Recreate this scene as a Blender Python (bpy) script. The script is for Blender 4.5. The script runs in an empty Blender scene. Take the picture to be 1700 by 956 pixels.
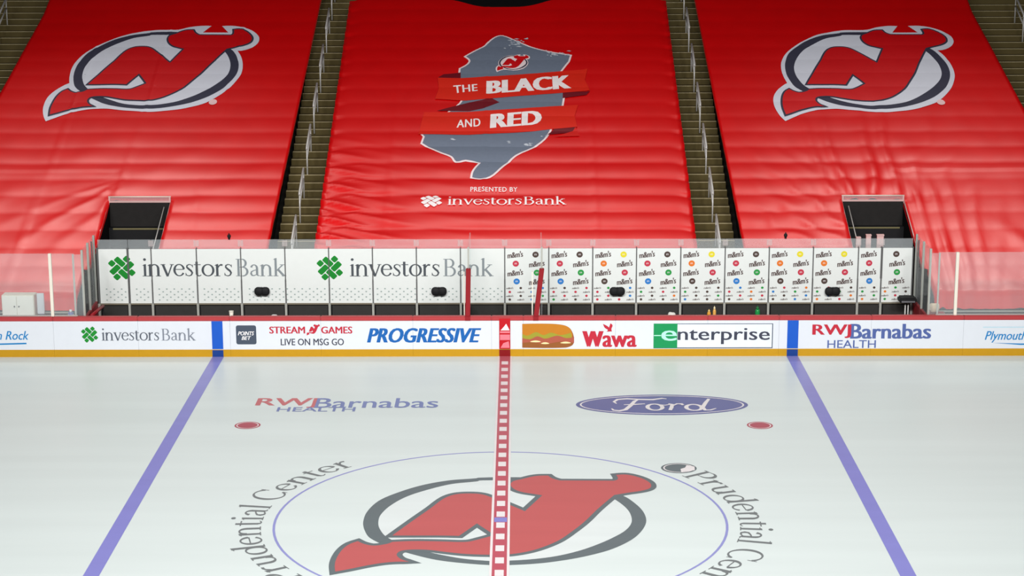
import bpy, bmesh, math, random
from mathutils import Vector, Matrix, noise
from mathutils.geometry import tessellate_polygon

# ------------------------------------------------------------------ camera, world, lights, exposure
FT = 0.3048                       # the rink is laid out in feet: X along the boards, Y away from the camera, Z up
scene = bpy.context.scene
col = scene.collection
F_PX, PITCH, YAW, ROLL = 3282.85, 0.223166, -0.00402128, -0.00242521
CAM = Vector((1.29112, -124.2154, 43.9366))

def cam_axes():
    f = Vector((math.sin(YAW)*math.cos(PITCH), math.cos(YAW)*math.cos(PITCH), -math.sin(PITCH)))
    r = f.cross(Vector((0, 0, 1))).normalized(); u = r.cross(f)
    return f, r*math.cos(ROLL)+u*math.sin(ROLL), -r*math.sin(ROLL)+u*math.cos(ROLL)
CF, CR, CU = cam_axes()
cd = bpy.data.cameras.new('camera'); cam = bpy.data.objects.new('camera', cd); col.objects.link(cam)
cd.sensor_width = 36; cd.lens = F_PX/1700*36; cd.clip_end = 500
cam.matrix_world = Matrix(((CR.x, CU.x, -CF.x, CAM.x*FT), (CR.y, CU.y, -CF.y, CAM.y*FT), (CR.z, CU.z, -CF.z, CAM.z*FT), (0, 0, 0, 1)))
scene.camera = cam

world = bpy.data.worlds.new('arena_air'); scene.world = world; world.use_nodes = True
world.node_tree.nodes['Background'].inputs[0].default_value = (0.9, 0.95, 1.0, 1)
world.node_tree.nodes['Background'].inputs[1].default_value = 0.03

def area_lamp(name, loc, target, sx, sy, watts, spread, colour=(1, 1, 1)):
    l = bpy.data.lights.new(name, 'AREA'); l.shape = 'RECTANGLE'; l.size = sx*FT; l.size_y = sy*FT
    l.energy = watts; l.color = colour; l.spread = math.radians(spread)
    o = bpy.data.objects.new(name, l); col.objects.link(o)
    o.location = Vector(loc)*FT
    o.rotation_euler = (Vector(target)-Vector(loc)).to_track_quat('-Z', 'Y').to_euler()
    return o
for lx in (-60, -20, 20, 60):     # the rink's floodlight banks under the roof, aimed at the ice
    area_lamp('rink_floodlight', (lx, -75, 80), (lx*.6, 18, 0), 26, 10, 1950, 90, (1, .99, .98))
for lx, lw in ((-52, 210), (0, 105), (52, 210)):           # added, unseen lamps that put the pale sheen on the lower covers
    area_lamp('added_sheen_lamp', (lx, 88, 92), (lx*.9, 54, 6), 36, 8, lw, 46, (1, .95, .88))
vs = scene.view_settings
vs.view_transform = 'Standard'; vs.look = 'None'; vs.exposure = 0.0; vs.gamma = 1.0; vs.use_curve_mapping = False

random.seed(7)
# ------------------------------------------------------------------ materials
def lin(c):
    return tuple((x/255/12.92 if x/255 <= .04045 else ((x/255+.055)/1.055)**2.4) for x in c)
MATS = {}
def mat(name, rgb, rough=.6, spec=.3, vary=.06, scale=6., metal=0., sheen=0., stretch=(1, 1, 1), bump=0.):
    if name in MATS: return MATS[name]
    m = bpy.data.materials.new(name); m.use_nodes = True
    nt = m.node_tree; n = nt.nodes; p = n['Principled BSDF']
    tc = n.new('ShaderNodeTexCoord'); mp = n.new('ShaderNodeMapping'); mp.inputs['Scale'].default_value = stretch
    nz = n.new('ShaderNodeTexNoise'); nz.inputs['Scale'].default_value = scale; nz.inputs['Detail'].default_value = 4
    nt.links.new(tc.outputs['Object'], mp.inputs['Vector']); nt.links.new(mp.outputs['Vector'], nz.inputs['Vector'])
    mx = n.new('ShaderNodeMix'); mx.data_type = 'RGBA'
    c = lin(rgb)
    mx.inputs['A'].default_value = tuple(max(0, x*(1-vary)) for x in c)+(1,)
    mx.inputs['B'].default_value = tuple(min(1, x*(1+vary)) for x in c)+(1,)
    nt.links.new(nz.outputs['Fac'], mx.inputs['Factor']); nt.links.new(mx.outputs['Result'], p.inputs['Base Color'])
    p.inputs['Roughness'].default_value = rough; p.inputs['Specular IOR Level'].default_value = spec
    p.inputs['Metallic'].default_value = metal
    if sheen:
        p.inputs['Sheen Weight'].default_value = sheen; p.inputs['Sheen Roughness'].default_value = .45
    if bump:
        b = n.new('ShaderNodeBump'); b.inputs['Strength'].default_value = bump; b.inputs['Distance'].default_value = .01
        nt.links.new(nz.outputs['Fac'], b.inputs['Height']); nt.links.new(b.outputs['Normal'], p.inputs['Normal'])
    MATS[name] = m; return m

def glass_mat(name, haze, rgb=(225, 232, 235)):
    m = bpy.data.materials.new(name); m.use_nodes = True
    nt = m.node_tree; n = nt.nodes; p = n['Principled BSDF']
    p.inputs['Base Color'].default_value = lin(rgb)+(1,); p.inputs['Roughness'].default_value = .12
    t = n.new('ShaderNodeBsdfTransparent'); t.inputs[0].default_value = (.97, .985, .98, 1)
    mix = n.new('ShaderNodeMixShader'); nz = n.new('ShaderNodeTexNoise'); nz.inputs['Scale'].default_value = 1.2
    mr = n.new('ShaderNodeMapRange'); mr.inputs['To Min'].default_value = haze*.75; mr.inputs['To Max'].default_value = haze*1.25
    nt.links.new(nz.outputs['Fac'], mr.inputs['Value']); nt.links.new(mr.outputs['Result'], mix.inputs['Fac'])
    nt.links.new(t.outputs[0], mix.inputs[1]); nt.links.new(p.outputs[0], mix.inputs[2])
    nt.links.new(mix.outputs[0], n['Material Output'].inputs['Surface'])
    MATS[name] = m; return m

CLOTH = mat('red_tarpaulin_cloth', (217, 1, 6), .38, .5, .08, 1.5)
def ice_mat():
    m = mat('ice', (204, 213, 211), .32, .22, .075, .5, stretch=(.15, 2.2, 1))
    return m
ICE = ice_mat()
WHITE = mat('white_board', (212, 216, 223), .35, .4, .02)
PANEL = mat('white_ad_panel', (226, 230, 227), .45, .3, .02)
YELLOW = mat('yellow_kick_plate', (186, 138, 4), .4, .4, .05)
CAPRED = mat('red_cap_rail', (172, 56, 60), .45, .4, .06)
PADRED = mat('red_pad', (138, 7, 22), .5, .4, .08)
BLACKV = mat('black_rubber', (22, 22, 24), .7, .3, .2)
DARKW = mat('dark_bench_wall', (46, 45, 43), .7, .3, .15)
VOID = mat('black_void_paint', (14, 14, 15), .9, .1, .2)
CONC = mat('olive_concrete', (84, 73, 42), .85, .2, .35, 1.6)
NOSE = mat('pale_step_nosing', (190, 176, 138), .7, .3, .15)
TERR = mat('dark_terrace_concrete', (30, 29, 27), .9, .1, .3)
STEEL = mat('brushed_steel', (196, 194, 190), .4, .5, .08, metal=.15)
POSTM = mat('grey_aluminium_post', (176, 176, 168), .45, .5, .06, metal=.25)
SEAMM = mat('dark_glass_seam', (92, 92, 92), .6, .3, .1)
CREAM = mat('cream_post_paint', (226, 220, 206), .5, .4, .05)
GLASS = glass_mat('clear_rink_glass', .12)  # its haze is mixed-in white, in place of reflected arena light
GLASSB = glass_mat('scuffed_glare_glass', .16)  # white haze stands in for the arena's reflection as well as scratches
CLIP = glass_mat('translucent_clip', .27, (225, 215, 215))

# ------------------------------------------------------------------ mesh builder
class MB:
    def __init__(self): self.v = []; self.f = []
    def box(self, x0, x1, y0, y1, z0, z1):
        b = len(self.v)
        self.v += [(x, y, z) for z in (z0, z1) for y in (y0, y1) for x in (x0, x1)]
        self.f += [tuple(b+i for i in q) for q in ((0, 2, 3, 1), (4, 5, 7, 6), (0, 1, 5, 4), (2, 6, 7, 3), (0, 4, 6, 2), (1, 3, 7, 5))]
        return self
    def tube(self, pts, r, n=8):
        pts = [Vector(p) for p in pts]; b = len(self.v)
        for i, p in enumerate(pts):
            t = (pts[min(i+1, len(pts)-1)]-pts[max(i-1, 0)]).normalized()
            a = t.cross(Vector((0, 0, 1)));
            if a.length < 1e-3: a = Vector((1, 0, 0))
            a.normalize(); c = t.cross(a)
            rr = r[i] if isinstance(r, (list, tuple)) else r
            for k in range(n):
                w = 2*math.pi*k/n; self.v.append(tuple(p+a*math.cos(w)*rr+c*math.sin(w)*rr))
        for i in range(len(pts)-1):
            for k in range(n):
                self.f.append((b+i*n+k, b+i*n+(k+1) % n, b+(i+1)*n+(k+1) % n, b+(i+1)*n+k))
        self.f.append(tuple(b+k for k in range(n))[::-1]); self.f.append(tuple(b+(len(pts)-1)*n+k for k in range(n)))
        return self
    def lathe(self, cx, cy, prof, n=16):
        b = len(self.v)
        for r, z in prof:
            for k in range(n):
                w = 2*math.pi*k/n; self.v.append((cx+r*math.cos(w), cy+r*math.sin(w), z))
        for i in range(len(prof)-1):
            for k in range(n):
                self.f.append((b+i*n+k, b+i*n+(k+1) % n, b+(i+1)*n+(k+1) % n, b+(i+1)*n+k))
        self.f.append(tuple(b+k for k in range(n))[::-1]); self.f.append(tuple(b+(len(prof)-1)*n+k for k in range(n)))
        return self
    def ball(self, c, rx, ry, rz, n=14, m=8, sq=1.0):
        b = len(self.v)
        def pw(x): return math.copysign(abs(x)**sq, x)
        for i in range(m+1):
            a = -math.pi/2+math.pi*i/m
            for k in range(n):
                w = 2*math.pi*k/n
                self.v.append((c[0]+rx*pw(math.cos(a))*pw(math.cos(w)), c[1]+ry*pw(math.cos(a))*pw(math.sin(w)), c[2]+rz*pw(math.sin(a))))
        for i in range(m):
            for k in range(n):
                self.f.append((b+i*n+k, b+i*n+(k+1) % n, b+(i+1)*n+(k+1) % n, b+(i+1)*n+k))
        return self
    def prism(self, poly, y0, y1):          # polygon in X, Z pulled through Y
        b = len(self.v); n = len(poly)
        self.v += [(p[0], y0, p[1]) for p in poly]+[(p[0], y1, p[1]) for p in poly]
        self.f += [tuple(b+i for i in range(n)), tuple(b+n+i for i in range(n))[::-1]]
        self.f += [(b+i, b+n+i, b+n+(i+1) % n, b+(i+1) % n) for i in range(n)]
        return self
    def build(self, name, m, parent=None, smooth=False, bevel=0.):
        off = Vector((0, 0, 0)); q = parent
        while q is not None: off += q.location; q = q.parent
        me = bpy.data.meshes.new(name)
        me.from_pydata([tuple(Vector(p)*FT-off) for p in self.v], [], self.f)
        bm = bmesh.new(); bm.from_mesh(me)
        bmesh.ops.recalc_face_normals(bm, faces=bm.faces)
        if bevel: bmesh.ops.bevel(bm, geom=bm.edges[:], offset=bevel*FT, segments=2, affect='EDGES', clamp_overlap=True)
        bm.to_mesh(me); bm.free()
        if smooth: me.shade_smooth()
        me.materials.append(m)
        o = bpy.data.objects.new(name, me); col.objects.link(o)
        if parent is not None: o.parent = parent
        return o

def tag(o, label=None, cat=None, group=None, kind=None):
    if label: o['label'] = label
    if cat: o['category'] = cat
    if group: o['group'] = group
    if kind: o['kind'] = kind
    return o
def empty(name, loc, label=None, cat=None, group=None, kind=None):
    o = bpy.data.objects.new(name, None); col.objects.link(o); o.location = Vector(loc)*FT; o.empty_display_size = .2
    return tag(o, label, cat, group, kind)
def kids(o): return [c for c in bpy.data.objects if c.parent == o]
def copy_tree(o, parent=None, children=None):
    c = o.copy(); col.objects.link(c)
    if parent is not None: c.parent = parent
    for ch in (children if children is not None else kids(o)):
        copy_tree(ch, c)
    return c

# ------------------------------------------------------------------ surfaces that carry print
def ray(px, py): return CF+CR*((px-850)/F_PX)-CU*((py-478)/F_PX)
class Upright:                         # the plane y = const; u = X, v = Z
    def __init__(s, y): s.y = y; s.grid = None
    def uv(s, px, py): d = ray(px, py); t = (s.y-CAM.y)/d.y; p = CAM+d*t; return (p.x, p.z)
    def pt(s, u, v, off): return (u, s.y-off, v)
class Level:                           # the ice; u = X, v = Y
    grid = None
    def uv(s, px, py): d = ray(px, py); t = -CAM.z/d.z; p = CAM+d*t; return (p.x, p.y)
    def pt(s, u, v, off): return (u, v, off)
ROW, CREASE = 2.62, 67.2
RISE = ROW*.4361
def base_z(y): return 7.5+.4361*(y-54.5)
def smooth(a, b, x):
    t = max(0., min(1., (x-a)/(b-a))); return t*t*(3-2*t)
def fold(x, sharp=1.6):                # a soft ridge, 0..1
    return (0.5+0.5*math.cos(2*math.pi*x))**sharp
def tarp_z(x, y, sec):
    if sec != 0 and y < 47.6: b = base_z(47.6)-(47.6-y)*1.6
    else: b = base_z(y)
    s = ((y-CREASE)/ROW) % 1.0
    side = sec
    k = .42*(1-smooth(60, 80, y))+.12
    if sec != 0: k *= .75
    jit = .6+.8*noise.noise(Vector((x*.09+sec*9, math.floor((y-CREASE)/ROW)*3.7, 2.1)))
    k *= .75+.24*jit
    if sec and abs(x) > 37.6 and y < 66: k *= (.32 if sec > 0 else .55)
    z = b+RISE*k*((1-(1-s)**2.4)-s)
    z += .07*noise.noise(Vector((x*.12, y*.12, sec*5.)))+.022*noise.noise(Vector((x*.6, y*.3, 3+sec)))
    if sec == 0:                       # puckers along the centre cover's left edge and small ones on the right
        e = x+17.55; low = 1-smooth(58, 74, y)
        w = math.exp(-(e/4.5)**2)*low
        ph = ((x+17.55)*.15+s*1.1)
        z += .42*w*(fold(ph*1.35, 2.2)-.3)+.10*math.exp(-(e/12.)**2)*low*fold((x*.11+y*.42), 2.5)
        z -= .22*math.exp(-(e/.8)**2)*(.4+.6*s)
        z -= .22*math.exp(-((17.55-x)/.8)**2)*(.4+.6*s)
        for xs in (-11.1, -2.2, 8.4): z += .05*math.exp(-((x-xs)/.14)**2)
    if sec == 1:                       # drape folds running up from the right stair opening
        w1 = noise.noise(Vector((x*.22, y*.10, 1)))
        if y > 61:
            th = math.degrees(math.atan2(x-35., y-49.))
            amp = .26*math.exp(-(th/24.)**2)*(1-smooth(62, 81, y))
            z += amp*(fold(th/8.5+.8*w1, 2.4)*(.7+.9*noise.noise(Vector((th*.12, y*.06, 4))))-.25)
        if x > 37.6 and y < 66:
            q = x-37.4; w2 = noise.noise(Vector((x*.35, y*.16, 7)))
            amp = .24*math.exp(-(q/6.5)**2)*smooth(66, 61, y)
            ph = q/(1.15+.06*(y-47))+(y-55)*.05+.6*w1
            z += amp*1.15*(fold(ph, 3.2)*(.75+1.1*w2)-.25)
            z += .10*smooth(6, 9, q)*(1-smooth(13, 18, q))*smooth(62, 54, y)*(fold(q*.16-(61-y)*.10+.4*w1, 3.)-.2)
        if x < 32.3:
            low = 1-smooth(58, 76, y)
            z += .10*low*smooth(22, 27, x)*(fold(x*.33+y*.22+.6*noise.noise(Vector((x*.3, y*.3, 8))), 2.)-.3)
    if sec == -1:
        if x < -37.4 and y < 68:
            th = math.degrees(math.atan2(-36.6-x, 65.-y)); rr = math.hypot(x+36.6, 65.-y)
            amp = .11*math.exp(-(rr/13.)**2)*smooth(0, 3, rr)*smooth(68, 63, y)*(1-.8*smooth(40, 75, th))
            z += amp*(fold(th/19.+.5*noise.noise(Vector((x*.2, y*.1, 2))), 2.6)-.3)
        low = 1-smooth(60, 78, y)
        z += .05*low*(fold(x*.10-y*.10, 3.)-.2)
        for xs in (-44.5, -37., -29.2): z += .05*math.exp(-((x-xs-(y-70)*.02)/.16)**2)
    return z
class Tarp:
    def __init__(s, sec): s.sec = sec; s.grid = (.35, ROW/9)
    def uv(s, px, py):
        d = ray(px, py); b = .4361
        t = (7.5+b*(CAM.y-54.5)-CAM.z)/(d.z-b*d.y); p = CAM+d*t; return (p.x, p.y)
    def pt(s, u, v, off): return (u, v-off*.4, tarp_z(u, v, s.sec)+off*.9)

# ------------------------------------------------------------------ flat print: polygons, lettering
def spline(pts, n=5):
    """closed outline; a point (x, y, 1) is a sharp corner"""
    N = len(pts); out = []
    P = [Vector((p[0], p[1])) for p in pts]; C = [len(p) > 2 for p in pts]
    for i in range(N):
        p1, p2 = P[i], P[(i+1) % N]
        p0 = p1+(p1-p2)*.0 if C[i] else P[i-1]
        p3 = p2 if C[(i+1) % N] else P[(i+2) % N]
        L = (p2-p1).length
        m1 = Vector((0, 0)) if C[i] else (p2-p0)*(L/max(1e-6, (p1-p0).length+L))
        m2 = Vector((0, 0)) if C[(i+1) % N] else (p3-p1)*(L/max(1e-6, (p3-p2).length+L))
        if C[i]: m1 = (p2-p1)*1.0 if C[(i+1) % N] else (p2-p1)*1.5-m2*.5
        if C[(i+1) % N]: m2 = (p2-p1)*1.0 if C[i] else (p2-p1)*1.5-m1*.5
        k = 1 if (C[i] and C[(i+1) % N]) else n
        for j in range(k):
            t = j/k; t2, t3 = t*t, t*t*t
            q = p1*(2*t3-3*t2+1)+m1*(t3-2*t2+t)+p2*(-2*t3+3*t2)+m2*(t3-t2)
            out.append((q.x, q.y))
    return out
def sarea(p): return .5*sum(p[i-1][0]*p[i][1]-p[i][0]*p[i-1][1] for i in range(len(p)))
def grow(poly, d):
    n = len(poly); sg = 1 if sarea(poly) > 0 else -1; out = []
    for i in range(n):
        a, b, c = Vector(poly[i-1]), Vector(poly[i]), Vector(poly[(i+1) % n])
        e1, e2 = b-a, c-b
        if e1.length < 1e-6 or e2.length < 1e-6: continue
        n1 = Vector((e1.y, -e1.x)).normalized()*sg; n2 = Vector((e2.y, -e2.x)).normalized()*sg
        m = n1+n2
        if m.length < .2: m = n1
        m.normalize(); k = d/max(.45, m.dot(n1)); q = b+m*k
        out.append((q.x, q.y))
    return out
def tess(polys):
    """list of outlines (first outer, rest holes) -> verts, tris"""
    flat = [p for poly in polys for p in poly]
    tris = tessellate_polygon([[Vector((p[0], p[1], 0)) for p in poly] for poly in polys])
    return flat, [tuple(t) for t in tris]
def join2(items):
    V, T = [], []
    for v, t in items:
        b = len(V); V += list(v); T += [tuple(b+i for i in q) for q in t]
    return V, T
def layered(items):
    """overlapping pieces of one print, each a hair above the one before"""
    return join2([([(p[0], p[1], i % 7) for p in v], t) for i, (v, t) in enumerate(items)])
def decal(surf, vt, off, name, m, parent):
    """puts a flat 2-D mesh given in surface coordinates onto a surface"""
    V, T = vt
    bm = bmesh.new(); vs_ = [bm.verts.new((p[0], p[1], p[2] if len(p) > 2 else 0)) for p in V]
    for t in T:
        if len(set(t)) == len(t):
            try: bm.faces.new([vs_[i] for i in t])
            except ValueError: pass
    if surf.grid:
        gx, gy = surf.grid
        x0, x1 = min(p[0] for p in V), max(p[0] for p in V); y0, y1 = min(p[1] for p in V), max(p[1] for p in V)
        def cut(co, no):
            bmesh.ops.bisect_plane(bm, geom=bm.verts[:]+bm.edges[:]+bm.faces[:], plane_co=co, plane_no=no, dist=1e-5)
        k = math.ceil(x0/gx)
        while k*gx < x1: cut((k*gx, 0, 0), (1, 0, 0)); k += 1
        k = math.ceil((y0-CREASE)/gy)
        while CREASE+k*gy < y1: cut((0, CREASE+k*gy, 0), (0, 1, 0)); k += 1
    o2 = Vector((0, 0, 0)); q = parent
    while q is not None: o2 += q.location; q = q.parent
    for v in bm.verts: v.co = Vector(surf.pt(v.co.x, v.co.y, off+v.co.z*.003))*FT-o2
    bm.normal_update()
    up = Vector((0, -.6, .8))
    bad = [f for f in bm.faces if f.normal.dot(up) < 0]
    if bad: bmesh.ops.reverse_faces(bm, faces=bad)
    me = bpy.data.meshes.new(name); bm.to_mesh(me); bm.free(); me.materials.append(m)
    o = bpy.data.objects.new(name, me); col.objects.link(o); o.parent = parent
    return o
TEXTS = {}
def text2(s, bold=0., shear=0., space=1., wide=1.):
    """lettering as a flat mesh scaled to the unit box"""
    key = (s, bold, shear, space)
    if key not in TEXTS:
        c = bpy.data.curves.new('lettering', 'FONT'); c.body = s; c.offset = 0; c.shear = shear
        c.space_character = space; c.resolution_u = 3; c.fill_mode = 'FRONT'
        o = bpy.data.objects.new('lettering', c); col.objects.link(o); bpy.context.view_layer.update()
        me = bpy.data.meshes.new_from_object(o.evaluated_get(bpy.context.evaluated_depsgraph_get()))
        V = [(v.co.x, v.co.y) for v in me.vertices]; T = [tuple(p.vertices) for p in me.polygons]
        bpy.data.objects.remove(o); bpy.data.curves.remove(c); bpy.data.meshes.remove(me)
        if bold > .01:
            d = (bold-.01)*1.25
            V, T = layered([([(p[0]+a, p[1]) for p in V], T) for a in ((-d, 0, d) if d < .03 else (-d, -d*.4, d*.4, d))])
        TEXTS[key] = unit((V, T))
    return TEXTS[key]
def unit(vt):
    V, T = vt
    x0, x1 = min(p[0] for p in V), max(p[0] for p in V); y0, y1 = min(p[1] for p in V), max(p[1] for p in V)
    return [((p[0]-x0)/(x1-x0), (p[1]-y0)/(y1-y0))+tuple(p[2:]) for p in V], T
def to_rect(vt, x0, x1, y0, y1): return [(x0+(x1-x0)*p[0], y0+(y1-y0)*p[1])+tuple(p[2:]) for p in vt[0]], vt[1]
def px_rect(surf, l, r, t, b):
    um, vm = (l+r)/2, (t+b)/2
    return surf.uv(l, vm)[0], surf.uv(r, vm)[0], surf.uv(um, b)[1], surf.uv(um, t)[1]
def in_px(surf, vt, l, r, t, b): return to_rect(vt, *px_rect(surf, l, r, t, b))
def in_quad(surf, vt, tl, tr, br, bl):
    A, B, C, D = [Vector(surf.uv(*p)) for p in (tl, tr, br, bl)]
    out = []
    for x, y, *l in vt[0]:
        q = (D*(1-x)+C*x)*(1-y)+(A*(1-x)+B*x)*y; out.append((q.x, q.y, *l))
    return out, vt[1]
def pxpoly(surf, pts): return [surf.uv(*p) for p in pts]
def ellipse(cx, cy, rx, ry, n=32): return [(cx+rx*math.cos(2*math.pi*i/n), cy+ry*math.sin(2*math.pi*i/n)) for i in range(n)]
def ring(cx, cy, rx, ry, w, n=64):
    V = ellipse(cx, cy, rx, ry, n)+ellipse(cx, cy, rx-w, ry-w, n)
    return V, [(i, (i+1) % n, n+(i+1) % n, n+i) for i in range(n)]
def rect2(x0, x1, y0, y1): return [(x0, y0), (x1, y0), (x1, y1), (x0, y1)], [(0, 1, 2, 3)]

# serif lettering drawn as strokes ------------------------------------------------
S_, T_ = .17, .08
def stroke(pts, w):
    pts = [Vector(p) for p in pts]; n = len(pts)
    w = w if isinstance(w, (list, tuple)) else [w]*n
    V, T = [], []
    for i, p in enumerate(pts):
        t = (pts[min(i+1, n-1)]-pts[max(i-1, 0)]).normalized(); a = Vector((-t.y, t.x))*w[i]/2
        V += [(p.x+a.x, p.y+a.y), (p.x-a.x, p.y-a.y)]
    for i in range(n-1): T.append((2*i, 2*i+1, 2*i+3, 2*i+2))
    return V, T
def arc(cx, cy, rx, ry, a0, a1, n=16, thick=S_, thin=T_):
    P, W = [], []
    for i in range(n+1):
        a = math.radians(a0+(a1-a0)*i/n); P.append((cx+rx*math.cos(a), cy+ry*math.sin(a)))
        W.append(thin+(thick-thin)*math.cos(a)**2)
    return stroke(P, W)
def stem(x, y0, y1, w=S_): return rect2(x-w/2, x+w/2, y0, y1)
def foot(x, y, half=.19, h=.05): return rect2(x-half, x+half, y, y+h)
def flag(x, y): return [(x-S_/2-.11, y-.10), (x, y-.13), (x+S_/2, y), (x+S_/2-.02, y+.03)], [(0, 1, 2, 3)]
def disc(cx, cy, r): return ellipse(cx, cy, r, r, 14), [tuple(range(14))]
def shift(vt, dx, dy=0): return [(p[0]+dx, p[1]+dy)+tuple(p[2:]) for p in vt[0]], vt[1]
GL = {
 'i': (.42, [stem(.21, 0, .97), foot(.21, 0), flag(.21, .97), disc(.21, 1.36, .105)]),
 'n': (1.08, [stem(.23, 0, .97), foot(.23, 0), flag(.23, .97), arc(.54, .62, .27, .33, 180, 0, 14), stem(.81, 0, .64), foot(.81, 0)]),
 'v': (.92, [stroke([(.14, .97), (.47, .0)], S_), stroke([(.80, .97), (.47, .0)], T_+.01), foot(.15, .93, .17), foot(.79, .93, .14)]),
 'e': (.88, [arc(.45, .5, .34, .46, 10, 330, 24), rect2(.14, .80, .53, .59)]),
 's': (.72, [stroke([(.60, .80), (.50, .93), (.36, .96), (.21, .88), (.19, .74), (.33, .58), (.48, .45), (.57, .28), (.50, .10), (.34, .03), (.19, .07), (.11, .21)],
                    [.05, .06, .07, .10, .13, .15, .15, .13, .10, .07, .06, .05]), rect2(.585, .625, .72, .95), rect2(.09, .13, .05, .28)]),
 't': (.62, [stem(.25, .16, 1.18), stroke([(.25, .2), (.29, .07), (.38, .03), (.48, .05), (.56, .12)], [S_, .12, .08, .06, .05]), rect2(.05, .54, .91, .97)]),
 'o': (1.0, [arc(.5, .49, .38, .46, 0, 360, 30)]),
 'r': (.72, [stem(.23, 0, .97), foot(.23, 0, .21), flag(.23, .97), stroke([(.28, .66), (.38, .86), (.50, .93), (.62, .90)], [.06, .09, .13, .14])]),
 'B': (1.12, [stem(.28, 0, 1.45), rect2(.08, .6, 0, .05), rect2(.08, .6, 1.40, 1.45), rect2(.3, .6, .74, .79), arc(.56, 1.10, .27, .325, -90, 90, 14), arc(.58, .395, .36, .37, -90, 90, 14)]),
 'a': (.86, [stem(.62, .1, .66), stroke([(.62, .16), (.68, .05), (.80, .05)], [S_, .08, .05]), arc(.40, .66, .22, .29, 0, 165, 12),
             stroke([(.60, .55), (.38, .48), (.2, .38), (.16, .22), (.24, .07), (.38, .05), (.52, .12), (.6, .2)], [.06, .07, .11, .15, .12, .08, .06, .05])]),
 'k': (1.0, [stem(.23, 0, 1.5), foot(.23, 0), flag(.23, 1.5), stroke([(.28, .46), (.74, .93)], T_+.01), stroke([(.40, .56), (.84, .02)], S_), foot(.72, .93, .18), foot(.84, 0, .17)]),
 'P': (1.05, [stem(.28, 0, 1.45), foot(.28, 0, .22), rect2(.08, .6, 1.40, 1.45), rect2(.3, .6, .66, .71), arc(.56, 1.055, .34, .37, -90, 90, 14)]),
 'u': (1.08, [stem(.23, .35, .97), rect2(.04, .3, .92, .97), arc(.5, .36, .27, .33, 180, 360, 14), stem(.81, 0, .97), rect2(.62, .85, .92, .97), foot(.88, 0, .1)]),
 'd': (1.05, [arc(.46, .48, .34, .45, 0, 360, 28), stem(.82, 0, 1.5), flag(.82, 1.5), foot(.9, 0, .1)]),
 'l': (.44, [stem(.22, 0, 1.5), foot(.22, 0), flag(.22, 1.5)]),
 'C': (1.22, [arc(.66, .725, .52, .74, 38, 322, 28), rect2(1.06, 1.10, 1.0, 1.42), rect2(1.06, 1.10, .05, .3)]),
 ' ': (.5, []),
}
def serif(s, gap=-.07):
    items, x = [], 0.
    for ch in s:
        w, parts = GL[ch]; items += [shift(p, x) for p in parts]; x += w+gap
    return layered(items)
def weave():
    """the four-leaf woven emblem, unit box"""
    def bar(ca, cb, ha, hb):
        r = min(ha, hb)*.45; P = []
        for sx, sy, a0 in ((1, 1, 0), (-1, 1, 90), (-1, -1, 180), (1, -1, 270)):
            for k in range(4):
                w = math.radians(a0+30*k); P.append((ca+sx*(ha-r)+r*math.cos(w), cb+sy*(hb-r)+r*math.sin(w)))
        P = [((a+b)/1.4142, -(a-b)/1.4142) for a, b in P]
        return P, [tuple(range(len(P)))]
    out = []; a, b, ha, hb = -62, 36, 60, 31
    sa, sb = -34, 108
    for k in range(4):
        out.append(bar(a, b, ha, hb)); out.append(bar(sa, sb, 31, 31))
        a, b = -b, a; ha, hb = hb, ha; sa, sb = -sb, sa
    return unit(join2(out))
WEAVE = weave()

# the horned letter emblem, traced once on the left cover ---------------------------
def z1(pts): return [(p[0]/5.31+60, p[1]/5.31+30)+tuple(p[2:]) for p in pts]
def z2(pts): return [(p[0]/5.31+240, p[1]/5.31+30)+tuple(p[2:]) for p in pts]
RED_PX = (z1([(122, 858, 1), (135, 790), (175, 715), (225, 662), (278, 635, 1), (305, 655), (350, 668), (420, 655), (450, 640, 1), (560, 634), (700, 637), (820, 640), (895, 618), (975, 588, 1),
             (910, 500, 1), (795, 595, 1), (700, 592), (600, 592), (460, 592, 1), (600, 470), (700, 385), (790, 305), (850, 274), (920, 264), (1000, 272)])
          + z2([(105, 312), (225, 405, 1), (352, 278, 1), (300, 265), (250, 250), (218, 225), (212, 192), (232, 165), (280, 148), (360, 122), (430, 118, 1), (445, 140), (480, 158, 1), (762, 160, 1), (788, 145), (790, 112, 1),
                (850, 110), (915, 140), (945, 180), (935, 215), (890, 238), (800, 258), (725, 276, 1), (600, 390), (500, 490), (400, 575), (330, 628), (250, 672), (170, 705), (80, 728), (0, 737)])
          + z1([(950, 737), (800, 730), (700, 715), (620, 700), (540, 697), (475, 708), (450, 735), (462, 765), (500, 786, 1), (400, 790), (300, 810), (200, 838)]))
WHITE_PX = (z1([(85, 914, 1), (62, 850), (65, 780), (100, 705), (170, 640), (240, 600), (293, 578, 1), (295, 520), (312, 455), (350, 390), (420, 325), (520, 263), (650, 205), (800, 152), (950, 125)])
            + z2([(20, 122), (120, 113), (300, 110), (400, 88), (500, 76), (592, 76, 1), (515, 132, 1), (738, 132, 1), (684, 76, 1), (780, 74), (880, 90), (960, 122), (1008, 168), (1005, 215), (955, 258), (880, 286), (818, 292, 1),
                  (850, 340), (866, 410), (855, 490), (810, 560), (740, 630), (640, 700), (540, 750), (430, 785), (300, 812), (150, 828), (0, 837)])
            + z1([(900, 832), (750, 820), (620, 806), (540, 806), (450, 812), (330, 832), (200, 870)]))
DISC_PX = (z1([(345, 610), (330, 555), (335, 490), (372, 408), (450, 322), (560, 257), (700, 197), (850, 157), (1000, 139)])
           + z2([(60, 134), (200, 130), (400, 138), (600, 190), (770, 282), (812, 345), (830, 410), (820, 480), (775, 550), (700, 620), (580, 690), (460, 735), (330, 770), (180, 797), (0, 811)])
           + z1([(900, 810), (770, 796), (640, 772), (540, 735), (430, 680)]))
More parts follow.
